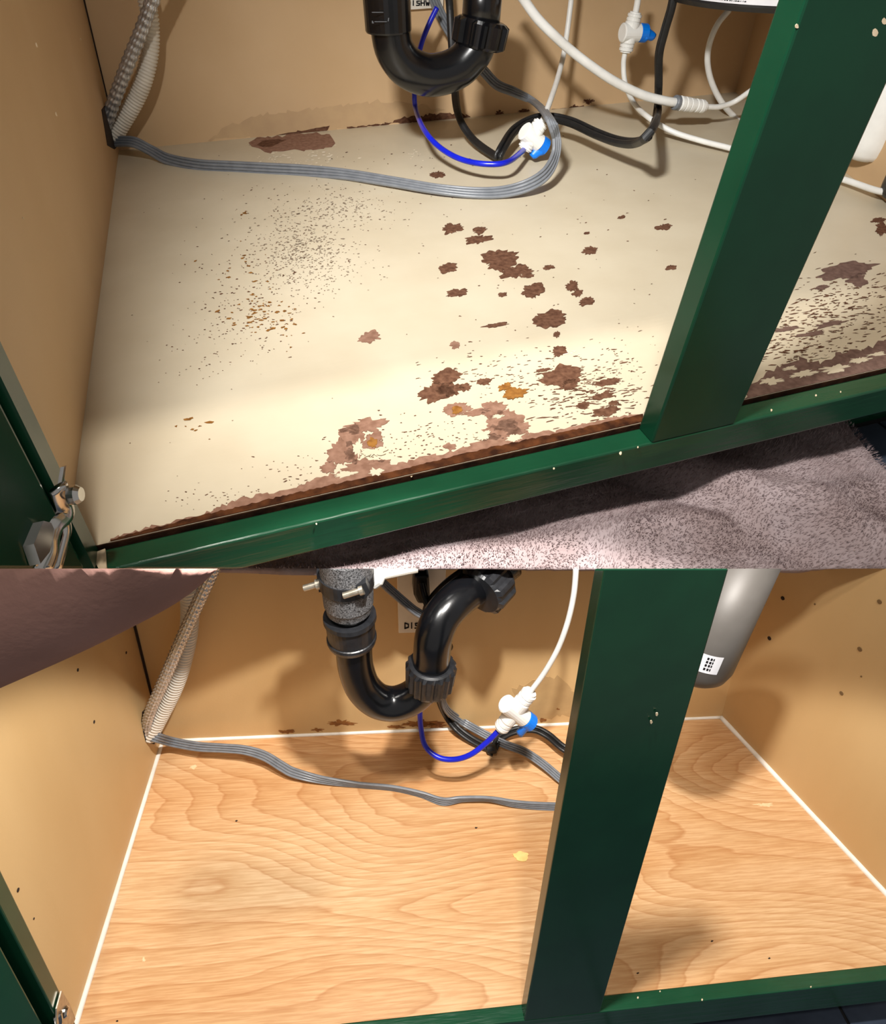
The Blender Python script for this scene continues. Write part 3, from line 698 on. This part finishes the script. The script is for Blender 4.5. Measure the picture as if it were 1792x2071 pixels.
# ================================================================== lower bay: the renewed cabinet
B = BB
D2, T2, RZ2, RH2, PX2, PW2, SX2 = 0.3535, 0.01425, 0.0004, 0.05565, 0.45111, 0.0829, 0.02117
H2 = 0.62
RX2 = W + 0.09896
bl2, br2, sl2, pl2, ply2 = -0.03932, -0.1244, -0.02316, -0.06041, 0.01038
wl2 = tag(put('wall_left', B, *slab([(bl2 * -.03, -.0, -.03), (bl2 * -.03, D2 + .002, -.03), (bl2 * H2, D2 + .002, H2), (bl2 * H2, 0, H2)], (-.015, 0, 0)), M_TAN2), 'tan side panel left of the renewed wood-look base', kind='structure')
wb2 = tag(put('wall_back', B, *slab([(-.04, D2, -.03), (W + .02, D2, -.03), (W + .02, D2, H2), (-.04, D2, H2)], (0, .012, 0)), M_TAN2), 'tan back panel behind the renewed wood-look base', kind='structure')
wr2 = tag(put('wall_right', B, *slab([(W - br2 * .03, D2 + .002, -.03), (RX2 - br2 * .03, -.0, -.03), (RX2 + br2 * H2, 0, H2), (W + br2 * H2, D2 + .002, H2)], (.015, .0, 0)), M_TAN2), 'tan side panel with shelf pin holes right of the renewed base', kind='structure')
put('joint', B, *slab([(bl2 * .0 + .0004, D2 - .0006, .006), (.0034, D2 - .0006, .006), (bl2 * H2 + .0040, D2 - .0006, H2), (bl2 * H2 + .0004, D2 - .0006, H2)], (0, -.0006, 0)), M_EDGE, wb2)
fl2 = tag(put('floor', B, *slab([(0, 0, 0), (RX2, 0, 0), (W, D2, 0), (0, D2, 0)], (0, 0, -.016)), M_WOOD), 'oak-look vinyl covering on the renewed cabinet base', kind='structure')
# caulk beads along the three joints
for nm, a, b, r in (('trim_1', (.0012, .004, .001), (.0012, D2 - .001, .001), .0032), ('trim_2', (.006, D2 - .0008, .0008), (W - .002, D2 - .0008, .0008), .0026), ('trim_3', (W - .0012, D2 - .001, .001), (RX2 - .0015, .004, .001), .0040)):
    p = even([Vector(a), Vector(b)], .01)
    v, f = sweep(p, lambda i, n, an, r=r: r * (1 + .18 * noise.noise(Vector((i * .35, r * 900, 0)))), 10)
    tag(put(nm, B, v, f, M_CAULK, smooth=True), {'trim_1': 'white caulk bead along the left wall of the renewed base', 'trim_2': 'white caulk bead along the back wall of the renewed base', 'trim_3': 'white caulk bead along the right wall of the renewed base'}[nm], kind='structure')
# holes in the side panels
def hole(u, v, rpx, wall, p, nrm, m=M_EDGE):
    c = B.plane(u, v, p, nrm); r = B.px(c, rpx * .68); nn = Vector(nrm).normalized()
    put('shelf_pin_hole', B, *lathe(c - nn * .0006, c + nn * .0006, [(0, r), (1, r)], 12), m, wall)
nL = (1, 0, -bl2)
eR = Vector((RX2 - W, -D2, 0)); nR = eR.cross(Vector((br2, 0, 1)))
for u, v, r in ((157, 1355, 5), (190, 1460, 5), (255, 1320, 4), (36, 1800, 6), (68, 1858, 3)): hole(u, v, r, wl2, (0, 0, 0), nL)
for u, v, r in ((1583, 1210, 6), (1556, 1291, 6)): hole(u, v, r, wr2, (W, D2, 0), nR)
M_HOLE = mat('shaded_hole_rim', (120, 92, 56), .9)
for u, v, r in ((1779, 1217, 7), (1739, 1313, 7), (1702, 1402, 6), (1648, 1222, 2.5), (1742, 1368, 2.5)): hole(u, v, r, wr2, (W, D2, 0), nR, M_HOLE)
put('hose_notch', B, *slab([B.plane(u, v, (.0006, 0, 0), nL) for u, v in ((288, 1440), (300, 1430), (316, 1462), (313, 1505), (296, 1502), (290, 1480))], (-.0005, 0, 0)), M_EDGE, wl2)
M_SCUFF = mat('pale_scuff', (232, 200, 158), .6, var=(226, 192, 148), vscale=200)
# stains at the foot of the back panel
M_RUST = mat('rusty_stain', (150, 98, 44), .9, var=(120, 74, 32), vscale=160)
M_DAMP2 = mat('damp_stain_grey', (192, 160, 112), .7, var=(184, 152, 106), vscale=50)
chip(jag([(1040, 1395), (1090, 1372), (1130, 1368), (1165, 1400), (1160, 1445), (1090, 1455), (1050, 1440)], 5, 31), M_DAMP2, wb2, bay=B, y=D2 - .0003, name='stain')
for i, (u, v, rx, ry) in enumerate([(690, 1462, 26, 5), (845, 1463, 34, 6), (880, 1468, 22, 5), (640, 1476, 12, 3), (800, 1470, 16, 3), (1098, 1457, 6, 4), (1128, 1434, 3, 2), (580, 1480, 14, 3)]):
    chip(blob(u, v, rx, ry, 120 + i, .6, rot=0), M_RUST, wb2, bay=B, y=D2 - .0004, name='stain')
for i, (u, v, rx, ry) in enumerate([(1545, 1627, 16, 3), (390, 1551, 8, 3), (290, 1940, 3, 4)]):
    chip(blob(u, v, rx, ry, 140 + i, .6, rot=0), M_SCUFF, fl2, bay=B, off=.0003, name='scuff')
for i, (u, v) in enumerate([(478, 1660), (963, 1674), (1556, 1938), (1290, 1968), (237, 2065), (1440, 1903)]):
    chip(blob(u, v, 2.6, 1.6, 150 + i, .4, 10), M_EDGE, fl2, bay=B, off=.0003, name='speck')

# ---- green face frame
ff2 = thing('face_frame', B, (PX2, 0, RZ2), 'green painted face frame with centre post around the renewed cabinet opening', 'cabinet frame')
bevel(put('bottom_rail', B, *box(SX2 - .06, RX2 + .05, -T2, 0, RZ2 - RH2, RZ2), M_GREEN, ff2), .0012)
bevel(put('centre_post', B, *box(PX2, PX2 + PW2, -T2, 0, RZ2 - .0002, H2, pl2, ply2), M_GREEN_SHADED, ff2), .0012)
bevel(put('stile', B, *box(SX2 - .04, SX2, -T2, 0, RZ2 + .0002, H2, sl2, -.013), M_GREEN_SHADED, ff2), .0012)
bevel(put('stile', B, *box(RX2 - .012, RX2 + .045, -T2, 0, RZ2 + .0002, H2, br2, ply2), M_GREEN_SHADED, ff2), .0012)
put('toe_kick', B, *box(-.05, RX2 + .02, .05, .06, -.105, -.017), M_GREEN_SHADED, ff2)
dots(B, [(1328, 1444, 3), (1317, 1460, 3), (1205, 1807, 2.5), (1198, 1826, 2), (1250, 1845, 2)], M_BARE, ff2, dict(y=-T2 + .003))
dots(B, [(1290, 2018, 2), (1335, 2005, 1.6), (1420, 2022, 2), (1640, 1996, 1.6)], M_BARE, ff2, dict(z=RZ2 + .0002))
dr2 = thing('cabinet_door', B, (SX2, -T2, 0), 'opened green cabinet door edge at the left of the renewed base', 'cabinet door')
e0 = Vector((SX2 - .005, -T2 - .0075, 0)); ed2 = Vector((-.42, -.9, 0)).normalized(); en2 = Vector((-ed2.y, ed2.x, 0))
bevel(put('panel', B, *slab([e0 + Vector((0, 0, -.04)), e0 + ed2 * .30 + Vector((0, 0, -.04)), e0 + ed2 * .30 + Vector((sl2 * H2, -.013 * H2, H2)), e0 + Vector((sl2 * H2, -.013 * H2, H2))], -en2 * .018 if en2.x > 0 else en2 * .018), M_GREEN_SHADED, dr2), .0012)
hx = SX2 + .0012
def HB(u, v): return B.plane(u, v, (hx, 0, 0), (1, 0, -sl2))
h2 = put('hinge', B, *slab([HB(122, 2004), (HB(138, 2030)), HB(150, 2060), HB(140, 2085), HB(112, 2085), HB(112, 2040)], (.0012, 0, 0)), M_STEEL, dr2)
c = HB(128, 2047); put('screw', B, *lathe(c, c + Vector((.004, 0, 0)), [(0, .0045), (.6, .0045), (1, .003)], 16), M_CHROME, h2)
put('hinge_arm', B, *sweep(spline([HB(116, 2052), HB(118, 2075), HB(108, 2100)], 5), lambda i, n, a: (math.cos(a) * .004, math.sin(a) * .002), 10), M_CHROME, h2, smooth=True)

# ---- hoses
def BH(u, v, y): return B.P(u, v, y=y)
pts = [BH(452, 1100, .268), BH(427, 1160, .272), BH(398, 1225, .278), BH(364, 1300, .286), BH(332, 1375, .296), BH(308, 1430, .305), BH(298, 1462, .313), BH(297, 1492, .318)]
tag(put('braided_hose', B, *braided(B, pts, 23), M_BRAID, smooth=True, base=pts[-1]), 'shiny braided steel hose slanting down the renewed cabinet corner', 'hose')
pts = [BH(366, 1110, .325), BH(376, 1160, .325), BH(384, 1220, .325), BH(381, 1285, .325), BH(367, 1350, .324), BH(349, 1400, .323), BH(325, 1448, .322), BH(303, 1490, .318)]
tag(put('corrugated_hose', B, *corrugated(B, pts, 36, .0046), M_CORR, smooth=True, base=pts[-1]), 'milky corrugated drain hose behind the braided hose in the renewed cabinet', 'hose')

# ---- drain trap with clamped coupling
YB = .215
def UP(u, v, y=YB): return B.P(u, v, y=y)
r2 = B.px(UP(760, 1400), 70) / 2
t2 = thing('drain_trap', B, UP(790, 1457), 'spattered black U-shaped drain trap with clamps above the wood-look base', 'drain pipe')
path = even(spline([UP(715, 1280), UP(717, 1330), UP(723, 1362), UP(736, 1392), UP(762, 1416), UP(795, 1423), UP(828, 1413), UP(852, 1394), UP(866, 1370), UP(870, 1350)], 10), .003)
put('trap_bend', B, *sweep(path, r2, 32), M_BLACK, t2, smooth=True)
put('inlet_nut', B, *lathe(UP(712, 1296), UP(707, 1243), [(0, r2 * .9), (0, r2 * 1.30), (.12, r2 * 1.36), (.2, r2 * 1.34), (.22, r2 * 1.28), (.84, r2 * 1.32), (.86, r2 * 1.42), (1, r2 * 1.40), (1, r2 * .95)], 40), M_BLKSP, t2)
put('inlet_tube', B, *lathe(UP(708, 1262), UP(705, 1205), [(0, r2 * .97), (1, r2 * .97)], 32), M_BLKSP, t2, smooth=True)
cp = put('rubber_coupling', B, *lathe(UP(706, 1232), UP(699, 1120), [(0, r2 * .95), (0, r2 * 1.18), (.1, r2 * 1.24), (.14, r2 * 1.30), (.5, r2 * 1.34), (.54, r2 * 1.26), (.6, r2 * 1.26), (.64, r2 * 1.36), (1, r2 * 1.36)], 40), mat('speckled_black_rubber', (24, 24, 26), .5, var=(120, 120, 122), vscale=700), t2)
fr = YB - r2 * 1.45
def FP(u, v): return B.P(u, v, y=fr)
put('clamp_bolt', B, *lathe(FP(694, 1205), FP(735, 1192), [(0, .0030), (.02, .0034), (.78, .0034), (.8, .0052), (1, .0052)], 16), M_STEEL, cp)
put('clamp_bolt', B, *lathe(UP(614, 1190), UP(655, 1178), [(0, .0030), (.02, .0034), (.6, .0034), (.62, .0055), (1, .0055)], 16), M_STEEL, cp)
put('clamp_band', B, *lathe(UP(702, 1181), UP(700.5, 1158), [(0, r2 * 1.36), (0, r2 * 1.41), (1, r2 * 1.41), (1, r2 * 1.36)], 40), M_BLKSP, cp)
put('clamp_lug', B, *slab([FP(u, v) for u, v in ((720, 1188), (740, 1178), (748, 1198), (738, 1212), (722, 1208))], (0, .012, 0)), M_BLKSP, cp)
put('clamp_lug', B, *slab([UP(u, v) for u, v in ((640, 1160), (662, 1155), (664, 1195), (645, 1198))], (0, .014, 0)), M_BLKSP, cp)
tn = put('outlet_nut', B, *lathe(UP(868, 1388), UP(873, 1340), [(0, r2 * .8), (0, r2 * 1.2), (.1, r2 * 1.26), (.85, r2 * 1.34), (.97, r2 * 1.30), (1, r2 * 1.15), (1, r2 * .9)], 72, (18, r2 * .14, .05, .9)), M_BLKSP, t2)
path = even(spline([UP(871, 1365), UP(873, 1330), UP(878, 1285), UP(893, 1248, .225), UP(922, 1215, .24), UP(958, 1188, .26), UP(990, 1166, .275), UP(1030, 1135, .29)], 10), .003)
put('outlet_tube', B, *sweep(path, r2 * 1.06, 32), M_BLACK, t2, smooth=True)
put('wall_nut', B, *lathe(UP(968, 1200, .25), UP(1004, 1162, .275), [(0, r2 * .9), (0, r2 * 1.35), (.1, r2 * 1.45), (.8, r2 * 1.45), (1, r2 * 1.3)], 60, (10, r2 * .16, .05, .85)), M_BLKSP, t2)

# ---- outlet with plugs
YQ = D2 - .006
oo = thing('outlet_plate', B, B.P(850, 1278, y=YQ), 'white outlet plate with black plugs and hand lettering behind the drain trap', 'outlet plate')
bevel(put('plate', B, *slab([B.P(u, v, y=YQ) for u, v in ((801, 1100), (905, 1100), (896, 1278), (806, 1281))], (0, .006, 0)), M_PLATE, oo), .001)
put('receptacle', B, *slab([B.P(850 + 21 * math.cos(a), 1190 + 34 * math.sin(a), y=YQ - .0015) for a in [k * math.pi / 10 for k in range(20)]], (0, .003, 0)), M_PLATE, oo)
letters(B, word(819, 1260, 10, 11, 'DISHW', -.03), 2.4, dict(y=YQ - .0003), oo)
pl_ = thing('power_plug', B, B.P(855, 1195, y=D2 - .01), 'black plug in the outlet behind the drain trap', 'plug')
bevel(put('plug_body', B, *slab([B.P(u, v, y=D2 - .035) for u, v in ((838, 1165), (868, 1165), (870, 1205), (862, 1222), (845, 1222), (837, 1205))], (0, .028, 0)), M_RUBB, pl_), .003)
pts = [B.P(853, 1180, y=D2 - .036), B.P(862, 1215, y=D2 - .05), B.P(880, 1260, y=D2 - .05), B.P(884, 1330, y=D2 - .045), B.P(886, 1400, y=D2 - .04), B.P(900, 1440, z=.035), B.P(925, 1474, z=.018), B.P(962, 1500, z=.010), B.P(995, 1513, z=.008), B.P(1003, 1506, z=.010), B.P(1012, 1492, z=.014), B.P(1040, 1478, z=.018), B.P(1078, 1474, z=.022), B.P(1108, 1487, z=.022), B.P(1145, 1516, z=.022), B.P(1200, 1535, z=.018), B.P(1270, 1500, z=.02), B.P(1310, 1440, y=.30), B.P(1330, 1380, y=.30), B.P(1345, 1250, y=.29), B.P(1350, 1120, y=.28)]
tag(flat_cable('black_power_cord', B, pts, .0125, .0066, [.4, .4, .5, .5, .6, .8, 1, 1.2, 1.3, 1.3, 1.2, 1.2, 1.2, 1.2, 1.2, 1.2, 1.2, 1.2, 1, 1, 1], M_RUBB, base=pts[8], cores=2, n=8), 'black power cord curling on the wood-look base towards the post', 'power cord')
ct = thing('cable_tie', B, B.P(992, 1520, z=.006), 'black cable tie bunching the cord on the wood-look base', 'cable tie')
put('tie_block', B, *lathe(B.P(985, 1516, z=.007), B.P(1004, 1514, z=.012), [(0, .005), (.1, .0068), (.9, .0068), (1, .005)], 14), M_RUBB, ct)
put('tie_tail', B, *slab([B.P(u, v, z=.003) for u, v in ((986, 1517), (1000, 1513), (996, 1530), (988, 1526))], (0, 0, .002)), M_RUBB, ct)
# second cord bundle up by the outlet and the grey cable crossing it
pts = [B.P(985, 1120, y=D2 - .05), B.P(945, 1155, y=D2 - .055), B.P(905, 1185, y=D2 - .055), B.P(872, 1222, y=D2 - .05), B.P(868, 1250, y=D2 - .045), B.P(885, 1275, y=D2 - .04), B.P(905, 1310, y=D2 - .035)]
tag(tube('black_appliance_cord', B, pts, 26, M_RUBB, base=pts[4]), 'thick black cord bundle beside the outlet behind the drain trap', 'power cord')
pts = [B.P(745, 1140, y=D2 - .07), B.P(768, 1172, y=D2 - .065), B.P(800, 1202, y=D2 - .06), B.P(835, 1232, y=D2 - .058), B.P(862, 1253, y=D2 - .05), B.P(885, 1300, y=D2 - .03), B.P(892, 1390, y=D2 - .025), B.P(902, 1432, y=D2 - .022), B.P(930, 1456, z=.020), B.P(975, 1482, z=.014), B.P(1018, 1504, z=.012), B.P(1060, 1520, z=.014), B.P(1098, 1545, z=.014), B.P(1132, 1574, z=.010), B.P(1175, 1612, z=.006), B.P(1182, 1650, z=.006), B.P(1160, 1668, z=.006), B.P(1140, 1650, z=.014)]
tag(flat_cable('flat_grey_cable', B, pts, .0120, .0042, [.4, .4, .4, .4, .4, .5, .6, .7, .8, .9, .9, .9, .9, .9, 1, 1], M_GREY, base=pts[9], n=8), 'flat grey cable slanting from the outlet behind the blue lever to the post', 'cable')
pts = [B.P(297, 1486, y=.322), B.P(318, 1492, y=.31), B.P(350, 1501, z=.028), B.P(400, 1510, z=.028), B.P(450, 1513, z=.030), B.P(495, 1517, z=.030), B.P(535, 1529, z=.026), B.P(570, 1550, z=.020), B.P(595, 1563, z=.015), B.P(650, 1577, z=.010), B.P(725, 1587, z=.007), B.P(795, 1594, z=.006), B.P(850, 1606, z=.006), B.P(895, 1621, z=.006), B.P(935, 1616, z=.010), B.P(990, 1616, z=.012), B.P(1045, 1626, z=.008), B.P(1110, 1631, z=.005), B.P(1170, 1630, z=.005), B.P(1205, 1610, z=.010)]
tag(flat_cable('flat_grey_cable', B, pts, .0130, .0042, [.5, .5, .4, .5, .7, .6, .3, .2, .2, .9, 1.3, 1.3, 1.2, .9, 1.3, 1.4, 1.1, .9, .9, .9], M_GREY, base=pts[12], n=8), 'long flat grey cable snaking across the middle of the wood-look base', 'cable')
# blue tube, valve, white tube
YV = .245
pts = [B.P(846, 1385, y=.29), B.P(849, 1430, y=.285), B.P(851, 1470, y=.277), B.P(860, 1508, y=.265), B.P(885, 1531, y=.252), B.P(918, 1536, y=.245), B.P(952, 1526, y=.242), B.P(985, 1501, y=.243), B.P(1014, 1472, y=YV)]
tag(tube('blue_water_tube', B, pts, 11, M_BLUE, base=pts[4]), 'royal blue water tube drooping over the wood-look base', 'tube')
rv = B.px(B.P(1045, 1435, y=YV), 34) / 2
valve(B, (1012, 1474), (1041, 1437), (1074, 1398), (1060, 1452), (1073, 1462), (1070, 1462), (1050, 1484), YV, rv, 'white shut-off valve with blue lever above the wood-look base')
pts = [B.P(1072, 1400, y=YV), B.P(1100, 1362, y=.243), B.P(1127, 1315, y=.24), B.P(1147, 1262, y=.238), B.P(1160, 1205, y=.236), B.P(1165, 1150, y=.235), B.P(1166, 1110, y=.235)]
tag(tube('white_water_tube', B, pts, 11.5, M_WTUBE, base=pts[0]), 'white tube rising from the blue-levered valve in the renewed cabinet', 'tube')
# plastic tee and pale spout up beside the coupling
sp = thing('spray_elbow', B, UP(755, 1172, .235), 'white plastic elbow beside the rubber coupling of the trap', 'pipe fitting')
put('elbow', B, *lathe(UP(742, 1178, .235), UP(775, 1160, .235), [(0, .006), (.3, .011), (.7, .010), (1, .005)], 16), M_WHITE, sp)
put('spout', B, *lathe(UP(766, 1163, .237), UP(842, 1146, .245), [(0, .006), (1, .007)], 16), M_CORR, sp)

# ---- grey tank behind the post
c = B.P(1398, 1352, y=.17); r = B.px(c, 72); h = .30
up = Vector((.035, .0, 1)).normalized()
tk2 = thing('water_tank', B, c, 'grey metallic tank with small white label hanging behind the green post', 'tank')
put('tank_body', B, *lathe(c, c + up * h, [(0, r * .5), (.008, r * .78), (.03, r * .92), (.07, r), (1, r)], 56), M_TANK, tk2, smooth=True)
toc = B.eye - c; toc = (toc - up * toc.dot(up)).normalized(); sd = up.cross(toc)
if (B.M.to_3x3() @ sd).x < 0: sd = -sd
def TS(a, z, k=.0004): return c + up * z + (toc * math.cos(a) + sd * math.sin(a)) * (r + k)
V = []; F = []
for i in range(9):
    a = .10 + .55 * i / 8
    V += [TS(a, .032), TS(a, .056)]
    if i: F.append((2 * i - 2, 2 * i, 2 * i + 1, 2 * i - 1))
lb2 = put('paper_label', B, V, F, M_LABEL, tk2, smooth=True, cap=False)
V = []; F = []
for z0 in (.036, .041, .0455, .050):
    for a0, w in ((.26, .05), (.34, .05), (.41, .03)):
        i = len(V); V += [TS(a0, z0, .0007), TS(a0 + w, z0, .0007), TS(a0 + w, z0 + .003, .0007), TS(a0, z0 + .003, .0007)]; F.append((i, i + 1, i + 2, i + 3))
pr2 = put('label_print', B, V, F, M_INK, lb2, cap=False)
if pr2: tag(pr2, kind='stuff')

# ---- small yellow chip on the base
pp = blob(1055, 1732, 15, 10, 77, .25, 22, .1)
tag(put('yellow_chip', B, *slab([B.P(u, v, z=.0012) for u, v in pp], (0, 0, -.0011)), M_CHIP, base=B.P(1055, 1732, z=0)), 'small pale yellow chip lying on the wood-look base by the post', 'chip')

# ---- plush towel roll hanging into the upper left corner
def HG(u, v, y): return B.P(u, v, y=y)
yc = -.075
path = even(spline([HG(-160, 1278, yc), HG(-36, 1220, yc), HG(80, 1166, yc), HG(191, 1112, yc), HG(255, 1078, yc), HG(297, 1042, yc), HG(318, 1000, yc), HG(326, 940, yc)], 8), .004)
rr0 = B.px(HG(120, 1250, yc), 165)
v, f = sweep(path, lambda i, n, a: rr0 * (1 + .05 * noise.noise(Vector((i * .06, math.cos(a) * 1.2, math.sin(a) * 1.2)))), 40)
tag(put('hanging_towel', B, v, f, M_SKIN, smooth=True, base=HG(33, 1370, yc)), 'mauve-brown plush towel fold hanging in front of the upper left of the renewed cabinet', 'towel')

# ---- slate kitchen floor
kf2 = tag(put('floor', B, *box(-.2, 1.3, -.4, .06, -.125, -.1125), M_GROUT), 'dark slate kitchen floor in front of the renewed cabinet', kind='structure')
for i in range(-1, 5):
    for j in range(-1, 2):
        x0, y0 = -.02 + i * .30, -.24 + j * .20
        o = put('tile', B, *box(x0, x0 + .296, y0, min(.058, y0 + .196), -.1126, -.110), M_TILE, kf2)
        if o: bevel(o, .0012, 1)

for o in bpy.data.objects:
    if '_b' in o: del o['_b']
